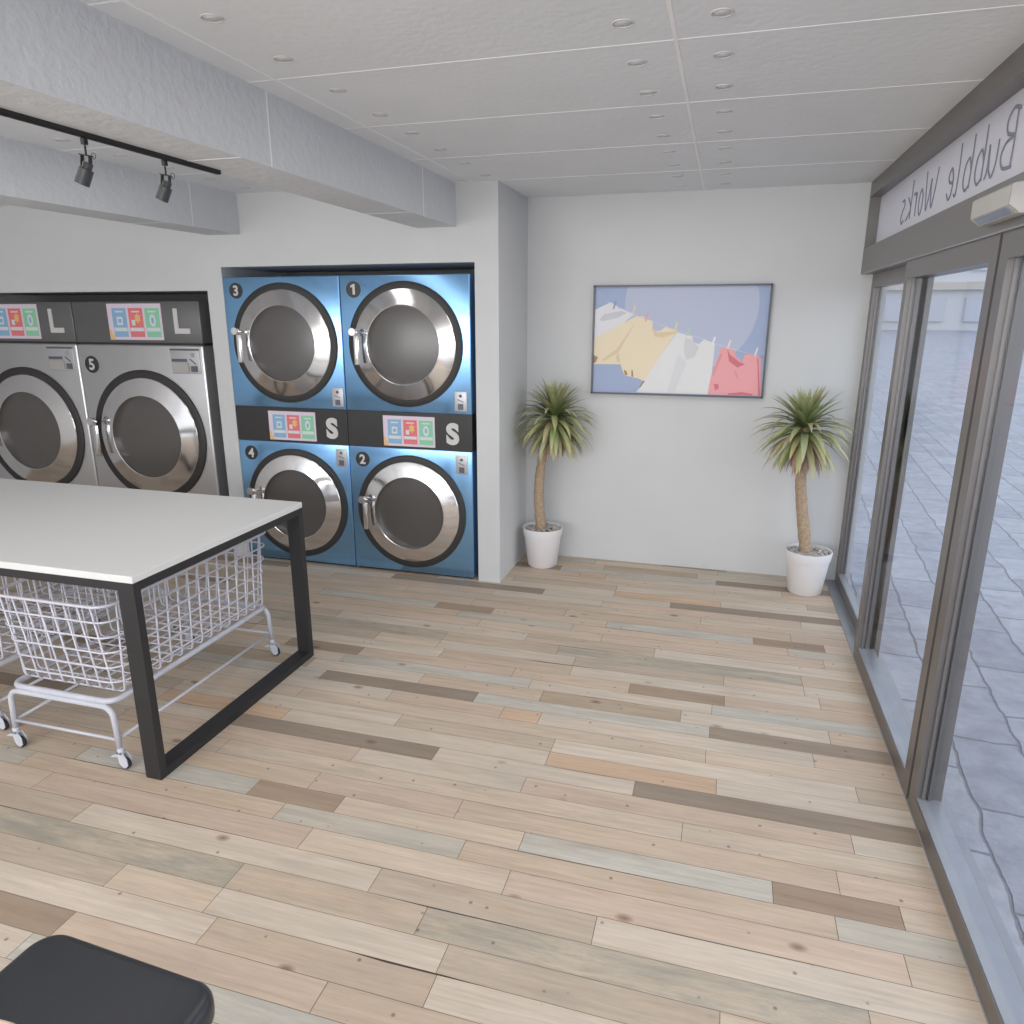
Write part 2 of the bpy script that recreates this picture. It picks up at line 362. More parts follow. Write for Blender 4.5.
for k in range(-3, 2):
    for r in range(19):
        y0 = edges[r] + 1.88 * k; y1 = edges[r + 1] + 1.88 * k
        if y1 < FY0 or y0 > FY1: continue
        y1c = min(y1, FY1)
        J = sorted([((j[0] + 1.25) % 1.886 - 1.25, j[1], j[2]) for j in ROWS[r]])
        for kx in range(-4, 2):
            for i, (jx, cn, st) in enumerate(J):
                xa = jx + 1.886 * kx; xb = (J[i + 1][0] if i + 1 < len(J) else J[0][0] + 1.886) + 1.886 * kx
                if xb < FX0 or xa > FX1: continue
                xa = max(xa, FX0); xb = min(xb, FX1)
                c = srgb(*C_[cn]); j = 0.93 + rnd.uniform(-0.03, 0.03)
                fquad(xa + .0009, xb - .0009, y0 + .0007, y1c - .0007, 0.0, (c[0] * j, c[1] * j, c[2] * j, 1), st, (r * 0.37 + i * 0.61) % 1.0, 0)
me = bpy.data.meshes.new('floor')
SEAMS = [(1, 1.67, -.95, -.30, .004), (2, 1.777, -.30, .63, .0028), (2, 1.777, -1.25, -.6, .002), (0, 1.458, -.95, -.45, .006), (3, 1.884, -.55, .2, .0016), (15, 3.048, -.63, -.2, .003), (6, 2.176, -.8, -.1, .0014), (10, 2.465, -.57, -.2, .0014), (4, 1.974, -.7, .1, .0016)]
for _, sy, sa, sb, sw in SEAMS:
    for k in (-2, -1, 0, 1):
        for kx in (-3, -2, -1, 0, 1):
            a_, b_ = sa + 1.886 * kx, sb + 1.886 * kx; yy = sy + 1.88 * k
            if b_ > FX1 or a_ < FX0 or yy > FY1 - .02 or yy < FY0: continue
            o = len(fv); m0 = (a_ * 2 + b_) / 3
            fv.extend([(a_, yy, .0004), (m0, yy - sw, .0004), (b_, yy, .0004), ((a_ + 2 * b_) / 3, yy + sw * .3, .0004)]); ff.append((o, o + 1, o + 2, o + 3))
            fc.append((0, 0, 0, 1)); fs_.append(0); fd.append(0); fm.append(2)
fquad(FX0, FX1, FY0, FY1, -0.003, (0.1, 0.1, 0.1, 1), 0, 0, 1)
me.from_pydata(fv, [], ff); me.materials.append(FLOORM); me.materials.append(GAP); me.materials.append(mat('open_seam', srgb(74, 64, 58), .9)); me.polygons.foreach_set('material_index', fm)
a = me.attributes.new('plank_col', 'FLOAT_COLOR', 'FACE'); a.data.foreach_set('color', [c for q in fc for c in q])
a = me.attributes.new('stain', 'FLOAT', 'FACE'); a.data.foreach_set('value', fs_)
a = me.attributes.new('seed', 'FLOAT', 'FACE'); a.data.foreach_set('value', fd)
fl = bpy.data.objects.new('floor', me); COL.objects.link(fl); tag(fl, 'floor of reclaimed wooden boards', 'floor', kind='structure')

# ---- far wall, washer wall with two openings, left wall
struct(MB().box((XP - .15, YF, -.02), (.922, YF + .12, 2.56)), 'wall_far', WALL)
AL = (-3.304, -1.500, 2.058)          # alcove of the blue machines: x0, x1, top
LL = (-6.4, -3.431, 1.908)            # alcove of the silver machines
struct(MB().box((AL[1], YW, -.02), (XP, YF + .12, CZ)), 'wall_pillar', WALL)
struct(MB().box((LL[1], YW, -.02), (AL[0], YW + .75, CZ)), 'wall_middle', WALL)
struct(MB().box((AL[0], YW, AL[2]), (AL[1], YW + .75, CZ)), 'wall_over_dryers', WALL)
struct(MB().box((LL[0], YW, LL[2]), (LL[1], YW + .75, CZ)), 'wall_over_washers', WALL)
mb = MB()
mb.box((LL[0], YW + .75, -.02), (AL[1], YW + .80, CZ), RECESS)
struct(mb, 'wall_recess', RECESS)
struct(MB().box((-6.5, -2.4, -.02), (-6.4, YW + .8, CZ)), 'wall_left', WALL)
# ceiling with its panel joints
mb = MB(); mb.box((-6.5, -2.4, CZ), (1.0, YF + .12, CZ + .08), CEIL)
for y in (1.06, 1.72, 2.376, 3.033, 3.70, 4.37): mb.box((-6.4, y - .0035, CZ - .0012), (.765, y + .0035, CZ), SEAM)
for x in (-0.20, -1.506): mb.box((x - .006, -2.4, CZ - .0015), (x + .006, YF if x > -1 else YW, CZ), SEAM)
struct(mb, 'ceiling')
# beams under the ceiling
BZ = 2.261
for i, (x0, x1) in enumerate(((-1.872, -1.614), (-3.375, -3.130))):
    mb = MB(); mb.box((x0, -2.4, BZ), (x1, YW, CZ), BEAM)
    for y in ((1.08, 2.478, 3.875) if i == 0 else (1.1, 2.5, 3.925)): mb.box((x1 - .001, y - .003, BZ), (x1 + .0012, y + .003, CZ), SEAM)
    for y in (.9, 2.30, 3.70): mb.box((x0, y - .002, BZ - .0012), (x1, y + .002, BZ), SEAM)
    struct(mb, 'trim_%d' % (i + 1))
# ---- storefront
Y0S = -2.4
mb = MB()
mb.box((XW, Y0S, 1.992), (XW + .20, YF, 2.134))            # header box
mb.box((XW, Y0S, 2.423), (XW + .16, YF, CZ))               # top rail
mb.box((XW + .001, YF - .012, 2.134), (XW + .10, YF, 2.423))
mb.box((XW + .10, Y0S, 2.134), (XW + .16, YF, 2.15))
struct(mb, 'trim_3', ALU)
struct(MB().box((XW + .0008, Y0S, 1.9865), (XW + .0108, YF, 1.9918)), 'trim_5', SILL)  # lighter strip added to imitate the bright, reflecting underside of the header
struct(MB().box((XW + .0108, Y0S, 1.9862), (XW + .16, YF, 1.9919)), 'trim_6', ALU)
mb = MB(); mb.box((.772, Y0S, -.03), (.850, YF, 0.004)); mb.box((.850, Y0S, -.03), (.925, YF, -0.006))
mb.box((.7705, Y0S, -.03), (.7725, YF, 0.006), SILL)
struct(mb, 'trim_4', SILL)
def door(name, x0, x1, y0, y1, st=.07, bot=.075, ztop=1.986, gx=None):
    mb = MB(); z0 = .004
    gx = gx or (x0 + .03)
    mb.box((x0, y0, z0), (x1, y0 + st, ztop)); mb.box((x0, y1 - st, z0), (x1, y1, ztop))
    mb.box((x0, y0 + st, ztop - .078), (x1, y1 - st, ztop)); mb.box((x0, y0 + st, z0), (x1, y1 - st, bot))
    # glazing bead round the pane
    b = .012
    for xa, xb in ((gx - .012, gx - .002), (gx + .008, gx + .018)):
        mb.box((xa, y0 + st, bot), (xb, y0 + st + b, ztop - .078)); mb.box((xa, y1 - st - b, bot), (xb, y1 - st, ztop - .078))
    f = struct(mb, name, ALU)
    g = MB().box((gx, y0 + st - .01, bot - .01), (gx + .006, y1 - st + .01, ztop - .07)).build('glass_pane', GLASS, f)
    r = MB().box((x0 + .004, y0 + st, bot), (x1 - .003, y1 - st, bot + .004)).build('rail_cover', SILL, f)
    return f
door('door_1', .832, .880, 3.80, YF)
door('door_2', .7725, .857, 2.636, 3.870)
door('door_3', .7725, .857, .40, 2.612)
door('door_4', .832, .880, Y0S, .45)
# sign panel over the doors, seen from behind
sg = MB().box((.822, -1.5, 2.134), (.828, YF - .014, 2.423)).build('shop_sign', SIGN)
tag(sg, 'long white sign panel above the glass doors, its dark handwritten words mirrored', 'sign')
def smooth(pts, n=6):
    out = []; P = [pts[0]] + list(pts) + [pts[-1]]
    for i in range(1, len(P) - 2):
        for k in range(n):
            t = k / n; a, b, c, d = P[i - 1], P[i], P[i + 1], P[i + 2]
            out.append(tuple(0.5 * ((2 * b[j]) + (-a[j] + c[j]) * t + (2 * a[j] - 5 * b[j] + 4 * c[j] - d[j]) * t * t + (-a[j] + 3 * b[j] - 3 * c[j] + d[j]) * t ** 3) for j in (0, 1)))
    out.append(pts[-1]); return out
G = {  # strokes, x from 0..1 of letter width, y: 0 baseline, 1 cap height
 'B': [[(.18, .98), (.14, .5), (.16, .02)], [(.0, .94), (.5, 1.02), (.85, .85), (.72, .62), (.2, .52), (.75, .46), (1.0, .25), (.75, .03), (.1, -.02)]],
 'u': [[(.0, .62), (.05, .2), (.35, -.02), (.75, .15), (.95, .62)], [(.95, .62), (.93, .15), (1.1, .0)]],
 'b': [[(.08, 1.05), (.05, .5), (.08, .0)], [(.06, .35), (.4, .62), (.85, .5), (.9, .15), (.5, -.03), (.08, .06)]],
 'l': [[(.45, 1.06), (.35, .5), (.45, .0), (.8, .02)]],
 'e': [[(.05, .3), (.7, .36), (.85, .52), (.5, .64), (.1, .4), (.15, .08), (.55, -.03), (.95, .12)]],
 'W': [[(.0, .9), (.12, .35), (.28, .0), (.45, .4), (.5, .72), (.58, .3), (.74, .0), (.9, .5), (1.0, .98)]],
 'o': [[(.5, .62), (.1, .4), (.15, .08), (.5, -.03), (.9, .2), (.8, .52), (.5, .62)]],
 'r': [[(.1, .62), (.12, .3), (.1, .0)], [(.12, .35), (.4, .6), (.9, .6)]],
 'k': [[(.1, 1.02), (.08, .5), (.1, .0)], [(.85, .62), (.12, .28), (.9, .0)]],
 's': [[(.85, .6), (.35, .62), (.15, .45), (.6, .3), (.8, .12), (.5, -.03), (.05, .04)]]}
words = [('B', 2.80, .125), ('u', 2.965, .095), ('b', 3.10, .095), ('b', 3.24, .095), ('l', 3.375, .08), ('e', 3.465, .085),
         ('W', 3.725, .20), ('o', 3.945, .085), ('r', 4.07, .08), ('k', 4.175, .10), ('s', 4.315, .085)]
for ch, y, wd in words:
    m_ = MB()
    for st in G[ch]:
        p = smooth(st); m_.tube([(0, y + a * wd, 2.203 + b * .172) for a, b in p], .0056, 6)
    m_.v = [(.8195 + v[0] * .3, v[1], v[2]) for v in m_.v]
    m_.build('letter', STROKE, sg)
# door sensor on the header
sn = empty('motion_sensor', (.735, 2.56, 2.03), 'small grey box sensor mounted on the beam above the glass doors', 'sensor')
prof = [(.7615, 2.016), (.7615, 2.100), (.716, 2.094), (.709, 2.088), (.709, 2.038), (.736, 2.016)]
def shift_y(m_): m_.v = [(v[0] - .735, v[1] - 2.56, v[2] - 2.03) for v in m_.v]; return m_
SP = lambda k: [(.735 + (a - .735) * k, 2.058 + (b - 2.058) * k) for a, b in prof]
def prism_y(pts, y0, y1):
    n = len(pts); m_ = MB(); m_.add([(a, y0, b) for a, b in pts] + [(a, y1, b) for a, b in pts],
        [tuple(range(n)), tuple(range(n, 2 * n))] + [(i, (i + 1) % n, n + (i + 1) % n, n + i) for i in range(n)]); return m_
shift_y(prism_y(prof, 2.405, 2.73)).build('housing', SENSOR, sn)
shift_y(prism_y(SP(.97), 2.393, 2.405)).build('end_cap', CHROME, sn)
m_ = MB(); m_.add([(.7130, 2.43, 2.0345), (.7310, 2.43, 2.0195), (.7310, 2.705, 2.0195), (.7130, 2.705, 2.0345), (.7118, 2.43, 2.0325), (.7295, 2.43, 2.0178), (.7295, 2.705, 2.0178), (.7118, 2.705, 2.0325)],
    [(0, 1, 2, 3), (4, 5, 6, 7), (0, 1, 5, 4), (1, 2, 6, 5), (2, 3, 7, 6), (3, 0, 4, 7)])
shift_y(m_).build('lens_strip', LENS, sn)
# ---- outside
g = MB(); g.box((.925, -40, -.12), (140, 260, -.022)); struct(g, 'ground', PAVE)
BW = flat('facade_pale', 214, 214, 216, .9); BWI = flat('facade_window', 202, 204, 210, .6); BC = flat('facade_cream', 206, 198, 188, .9)  # facade and window colours paled to imitate haze over the distance
bd = empty('building', (30, 94, 0), 'pale hazy building far across the paved square, seen through the glass doors', 'building')
MB().box((-70, 0, 0), (160, 14, 22)).build('facade', BW, bd)
m_ = MB()
m_.box((-70, -.6, 4.4), (160, 0, 5.2)); m_.build('cornice', BC, bd)
for i in range(30):
    x = -30 + i * 4.2
    for z0, z1 in ((1.0, 3.6), (6.4, 8.6)):
        m_ = MB().box((x, -.25, z0), (x + 2.2, .05, z1)); m_.build('window', BWI, bd)

# ================================================================== DOWNLIGHTS
RING = mat('downlight_ring', (.62, .62, .62, 1), 0.5); LAMP = mat('downlight_lamp', (.70, .70, .70, 1), 0.5)
def make_downlight():
    root = empty('recessed_downlight', (0, 0, 0), 'x', 'ceiling light', 'small recessed downlights in the ceiling')
    MB().lathe([(.0265, .0), (.0265, -.0025), (.0295, -.0028), (.031, -.001), (.031, 0)], 24, capends=False).build('trim_ring', RING, root)
    MB().lathe([(.0, -.0006), (.0265, -.0006), (.0265, .0)], 20, capends=False).build('lamp', LAMP, root)
    return root
dl = None
ordn = ['first', 'second', 'third', 'fourth', 'fifth', 'sixth', 'seventh', 'eighth', 'ninth', 'tenth', 'eleventh']
lines = [(-.329, [4.846, 4.522, 4.192, 3.861, 3.53, 3.199, 2.869, 2.541, 2.213], 'in the left line of the ceiling pair'),
         (-.071, [4.84, 4.519, 4.192, 3.855, 3.526, 3.198, 2.869, 2.541, 2.213], 'in the right line of the ceiling pair'),
         (-1.367, [4.19, 3.85, 3.51, 3.18, 2.87, 2.54, 2.206, 1.876], 'in the line beside the large beam'),
         (-2.93, [4.185, 3.855, 3.525, 3.195, 2.865], 'between the two beams')]
for x, ys, where in lines:
    for i, y in enumerate(ys):
        if dl is None: dl = make_downlight(); o = dl
        else: o = copy_tree(dl)
        o.location = (x, y, CZ - .0001)
        o['label'] = 'round downlight %s, %s from the far end' % (where, ordn[i])
# ================================================================== TRACK AND SPOTLIGHTS
t = MB().box((-1.841, .2, 2.247), (-1.828, 2.475, BZ))
t.box((-1.841, .2, 2.2455), (-1.8385, 2.47, 2.248)); t.box((-1.8305, .2, 2.2455), (-1.828, 2.47, 2.248))
tag(t.build('lighting_track', TRACK), 'black lighting track fixed under the big ceiling beam', 'light track')
def make_spot():
    root = empty('track_spotlight', (0, 0, 0), 'x', 'spotlight', 'black spotlights on the ceiling track')
    MB().bbox((-.0065, -.008, -.018), (.0065, .008, 0), .0015).build('adapter', TRACK, root)
    MB().tube([(0, 0, -.02), (0, 0, -.046)], .0028, 8).build('stem', TRACK, root)
    y = MB()
    T = Matrix.Translation((0, 0, -.046)) @ Matrix.Rotation(math.radians(10), 4, 'Y')
    y.box((-.014, -.014, -.002), (.014, .014, .001), T=T)
    y.box((-.016, -.006, -.036), (-.013, .006, .0), T=T); y.box((.013, -.006, -.036), (.016, .006, .0), T=T)
    y.build('yoke', TRACK, root)
    ring = MB(); ring.tube([(.026 + .008 * math.cos(2 * PI * i / 14), 0, -.050 + .008 * math.sin(2 * PI * i / 14)) for i in range(14)], .0011, 5, closed=True)
    ring.build('locking_ring', SPOTM, root)
    Tb = Matrix.Translation((.002, 0, -.070)) @ Matrix.Rotation(math.radians(24), 4, 'Y') @ Matrix.Rotation(math.radians(-8), 4, 'X')
    MB().lathe([(0, .004), (.0125, .004), (.014, .001), (.014, -.018), (.0, -.018)], 28, T=Tb).build('heat_sink', SPOTM, root, sharp=35)
    MB().lathe([(0, -.014), (.019, -.014), (.0205, -.016), (.0205, -.060), (.019, -.061), (.0185, -.056), (0, -.052)], 32, T=Tb).build('lamp_head', SPOTM, root, sharp=35)
    return root
sp = make_spot()
for i, (y, lab) in enumerate(((2.195, 'black cylinder spotlight nearest the end of the ceiling track'), (1.872, 'black cylinder spotlight on the ceiling track, second from its end'), (1.548, 'black cylinder spotlight on the track at the left picture edge, only its ring in view'))):
    o = sp if i == 0 else copy_tree(sp); o.location = (-1.8365, y, 2.2455); o['label'] = lab; o.scale = (1.0, 1.0, 1.0)

# ================================================================== BLUE STACKED MACHINES
PB, PR, PG, PLAV, PYE, PWH = flat('card_blue', 142, 182, 214), flat('card_red', 226, 126, 130), flat('card_green', 144, 206, 172), flat('card_lavender', 222, 208, 222), flat('card_yellow', 234, 190, 120), flat('card_white', 216, 220, 222)
def washer_door(name, parent, r0, r1, r2, latch, inner_r=None):
    """porthole door facing -y, built round its own centre; parent part = gasket frame"""
    R = Matrix.Rotation(math.radians(90), 4, 'X')      # local z -> -y
    d = MB().lathe([(r0, 0), (r0, .010), (r0 - .006, .015), (r1 + .002, .015), (r1 - .004, .008)], 96, T=R, capends=False).build(name, GASKET, parent, sharp=40)
    k = r1 - r2
    MB().lathe([(r1, .006), (r1 + .001, .014), (r1 - .003, .018), (r1 - k * .35, .0275), (r1 - k * .7, .036), (r2 + .002, .0435), (r2 - .001, .0425), (r2 - .003, .008)], 96, T=R, capends=False).build('chrome_ring', CHROME, d, sharp=26)
    prof = [(0.0001, .024)] + [(r2 * s, .024 - .014 * s ** 2.2) for s in (.25, .5, .7, .85, .95, 1.0)]
    MB().lathe(prof, 96, T=R, capends=False).build('porthole', DGLASS, d)
    h = MB(); s = latch[2]
    lx, lz = latch[0], latch[1]
    h.lathe([(0, .085), (.024 * s, .085), (.026 * s, .082), (.026 * s, .062), (0, .062)], 24, T=Matrix.Translation((lx, 0, lz)) @ R)
    h.tube([(lx, -.07, lz), (lx, .0, lz)], .009 * s, 10)
    h.tube([(lx, -.068, lz), (lx + .030 * s, -.050, lz - .004)], .008 * s, 10)
    h.bbox((lx + .002 * s, -.076, lz - .212 * s), (lx + .034 * s, -.056, lz - .022 * s), .006, seg=3)
    h.build('latch_handle', CHROME, d, sharp=50)
    return d
def badge(parent, x, z, digit, r=.051, y=0):
    b = MB().lathe([(0, .003), (r - .001, .003), (r, .002), (r, 0)], 40, T=Matrix.Translation((x, y, z)) @ Matrix.Rotation(math.radians(90), 4, 'X')).build('number_badge', BADGE, parent, sharp=40)
    t = text_mb(digit, r * 1.75, .002, r * .05) if digit != '1' else MB().prism([(-.004, -.032), (.012, -.032), (.012, .033), (.001, .033), (-.018, .022), (-.018, .010), (-.004, .017)], -.001, .001, 'y'); t.v = [(v[0] + x, v[1] + y - .0036, v[2] + z) for v in t.v]
    t.build('numeral', LETTER, b); return b
def cards(parent, x0, x1, z0, z1, y):
    p = MB().box((x0, y - .0015, z0), (x1, y, z1)).build('instruction_poster', PLAV, parent)
    w_, h_ = x1 - x0, z1 - z0
    for i, m in enumerate((PB, PR, PG)):
        a = x0 + w_ * (.09 + .305 * i); b = a + w_ * .265
        c = MB(); c.box((a, y - .0025, z0 + h_ * .08), (b, y - .0015, z0 + h_ * .88), m)
        c.box((a + .01 * w_, y - .003, z0 + h_ * .24), (b - .01 * w_, y - .0025, z0 + h_ * .34), PWH)
        c.box((a + .06 * w_, y - .003, z0 + h_ * .76), (b - .06 * w_, y - .0025, z0 + h_ * .80), PWH)
        cx = (a + b) / 2; cz = z0 + h_ * .54
        if i == 0:
            c.box((cx - .055 * w_, y - .003, cz - .13 * h_), (cx + .055 * w_, y - .0025, cz + .10 * h_), PWH); c.box((cx - .03 * w_, y - .0035, cz - .07 * h_), (cx + .03 * w_, y - .003, cz + .04 * h_), PB)
        elif i == 1:
            star = [(cx + .03 * w_ + (.06 if k % 2 else .04) * w_ * math.cos(k * PI / 6), cz + .06 * h_ + (.15 if k % 2 else .10) * h_ * math.sin(k * PI / 6)) for k in range(12)]
            c.prism(star, y - .003, y - .0025, 'y', PYE); c.box((cx - .085 * w_, y - .0035, cz - .14 * h_), (cx - .02 * w_, y - .003, cz + .01 * h_), PWH)
        else:
            el = [(cx + .055 * w_ * math.cos(k * PI / 8), cz + .17 * h_ * math.sin(k * PI / 8)) for k in range(16)]
            c.prism(el, y - .003, y - .0025, 'y', PWH)
            el = [(cx + .025 * w_ * math.cos(k * PI / 8), cz + .09 * h_ * math.sin(k * PI / 8)) for k in range(16)]
            c.prism(el, y - .0035, y - .003, 'y', PB)
        c.build('colour_card', None, p)
    MB().prism([(x0 + .002, z0 + .002), (x0 + w_ * .1, z0 + .002), (x0 + w_ * .03, z0 + h_ * .28), (x0 + .002, z0 + h_ * .3)], y - .002, y - .0015, 'y').build('corner_print', PYE, p)
    return p
def coin_small(parent, x0, x1, z0, z1, y):
    p = MB().bbox((x0, y - .006, z0), (x1, y + .004, z1), .003).build('coin_plate', PLATE, parent)
    w_, h_ = x1 - x0, z1 - z0
    d = MB(); d.box((x0 + .28 * w_, y - .008, z0 + .08 * h_), (x0 + .72 * w_, y - .006, z0 + .38 * h_), PLATED)
    d.prism([(x0 + .25 * w_, z0 + .62 * h_), (x0 + .75 * w_, z0 + .50 * h_), (x0 + .75 * w_, z0 + .46 * h_), (x0 + .25 * w_, z0 + .58 * h_)], y - .0075, y - .006, 'y', PLATED)
    d.lathe([(0, .0025), (.010, .0025), (.010, 0)], 14, PLATED, Matrix.Translation((x0 + .5 * w_, y - .006, z0 + .78 * h_)) @ Matrix.Rotation(math.radians(90), 4, 'X'))
    d.build('coin_slot', None, p); return p
YM = 4.401
def blue_stack(xl, top_no, bot_no, label, e0=0, e1=0):
    K = .9925; r = empty('stacked_dryer', ((xl + .4425) * K, 4.368, 1.75 * (1 - K)), label, 'dryer', 'blue stacked machines in the wall recess')
    r.scale = (K, K, K)
    MB().box((-.43, .03, -.0132), (.43, .6, .006)).build('plinth', GASKET, r)
    # cabinets: cell bodies with softly rounded front edges
    up = MB().bbox((-.4425 + .0015 + e0, 0, 1.1225), (.4425 - .0015 + e1, .66, 1.995), .008, seg=4).build('upper_cabinet', BLUE, r, sharp=60)
    lo = MB().bbox((-.4425 + .0015 + e0, 0, .004), (.4425 - .0015 + e1, .66, .8835), .008, seg=4).build('lower_cabinet', BLUE, r, sharp=60)
    bd_ = MB().box((-.4425 + .002 + e0, .004, .8835), (.4425 - .002 + e1, .60, 1.1225)).build('control_band', BAND, r)
    cards(bd_, -.175, .197, .896, 1.099, .004)
    s = text_mb('S', .182, .004, .0095); s.v = [(v[0] * 1.0 + .323, v[1] + .002, v[2] * 1.0 + .994) for v in s.v]; s.build('size_letter', LETTER, bd_)
    for nm, cz, no, par, bz, cp in (('upper_door', 1.559, top_no, up, 1.907, (1.145, 1.272)), ('lower_door', .440, bot_no, lo, .792, (.728, .854))):
        d = washer_door(nm, r, .397, .353, .252, (-.333, .083, 1.0)); d.location = (.009, -.001, cz)
        badge(par, -.340, bz, no, .0515, 0)
        coin_small(par, .342, .426, cp[0], cp[1], .002)
    return r
blue_stack(-3.327, '3', '4', 'blue stacked dryer pair numbered 3 above 4, left one in the recess', 0, .0015)
blue_stack(-2.442, '1', '2', 'blue stacked dryer pair numbered 1 above 2, right one beside the white pillar', .0015, .0165)

# ================================================================== SILVER MACHINES
def silver(xl, no, label):
    W = .557; r = empty('large_washer', (xl + W, YM, 0), label, 'washing machine', 'large silver machines in the wall recess')
    cab = MB().bbox((-W + .0015, 0, .004), (W - .0015, .66, 1.540), .014, seg=4).build('cabinet', STEEL, r, sharp=60)
    band = MB().bbox((-W + .0015, .006, 1.552), (W - .0015, .60, 1.842), .006, seg=2).build('control_band', GREYBAND, r, sharp=50)
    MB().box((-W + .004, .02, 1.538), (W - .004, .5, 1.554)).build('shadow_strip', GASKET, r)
    cards(band, -.237, .234, 1.573, 1.826, .006)
    L = [(.335, 1.792), (.370, 1.792), (.370, 1.655), (.463, 1.655), (.463, 1.619), (.335, 1.619)]
    MB().prism(L, .002, .006, 'y').build('size_letter', LETTER, band)
    d = washer_door('door', r, .492, .434, .306, (-.463, .105, 1.25)); d.location = (.008, -.001, .868)
    if no: badge(cab, -.440, 1.391, no, .063, 0)
    # coin and soap plate
    x0, x1, z0, z1 = .281, .524, 1.340, 1.517
    p = MB(); p.bbox((x0, -.008, z0), (x1, .004, z1), .004); p = p.build('coin_panel', PLATE, cab)
    q = MB(); q.box((x0, -.012, z1 - .014), (x1, -.006, z1 - .001), PLATED)
    q.box((x0 + .012, -.016, z0 + .085), (x0 + .135, -.008, z0 + .105), PLATED); q.box((x0 + .018, -.018, z0 + .012), (x0 + .150, -.008, z0 + .078), SENSOR)
    q.box((x0 + .165, -.010, z0 + .014), (x0 + .220, -.008, z0 + .056), PLATED)
    q.prism([(x0 + .155, z0 + .105), (x0 + .170, z0 + .105), (x0 + .215, z0 + .070), (x0 + .205, z0 + .066)], -.010, -.008, 'y', PLATED)
    q.lathe([(0, .006), (.014, .006), (.015, 0)], 16, SENSOR, Matrix.Translation((x0 + .19, -.008, z0 + .132)) @ Matrix.Rotation(math.radians(90), 4, 'X'))
    q.build('coin_slots', None, p)
    return r
silver(-4.655, '5', 'large silver washing machine numbered 5, beside the blue dryers')
silver(-5.772, None, 'large silver washing machine cut off by the left picture edge')

# ================================================================== FOLDING TABLE
TX1, TY0, TY1, TX0 = -1.985, 1.957, 3.073, -4.35
tb = empty('folding_table', ((TX0 + TX1) / 2, (TY0 + TY1) / 2, 0), 'large white topped folding table on black flat steel frame legs', 'table')
def rel(m_, o): l = o.location; m_.v = [(v[0] - l.x, v[1] - l.y, v[2] - l.z) for v in m_.v]; return m_
rel(MB().bbox((TX0, TY0, .815), (TX1, TY1, .843), .0025, seg=2, smooth=False), tb).build('tabletop', WHITE, tb)
for xa, xb in ((TX1 - .073, TX1), (TX0, TX0 + .073)):
    m_ = MB(); m_.bbox((xa, TY0, .0), (xb, TY0 + .035, .815), .002, seg=2, smooth=False); m_.bbox((xa, TY1 - .035, .0), (xb, TY1, .815), .002, seg=2, smooth=False)
    m_.box((xa, TY0 + .035, .0), (xb, TY1 - .035, .035)); m_.box((xa, TY0 + .035, .782), (xb, TY1 - .035, .815))
    rel(m_, tb).build('leg_frame', BLACK, tb)
m_ = MB(); m_.box((TX0 + .073, TY0 + .002, .782), (TX1 - .073, TY0 + .035, .815)); m_.box((TX0 + .073, TY1 - .035, .782), (TX1 - .073, TY1 - .002, .815))
rel(m_, tb).build('apron_rail', BLACK, tb)

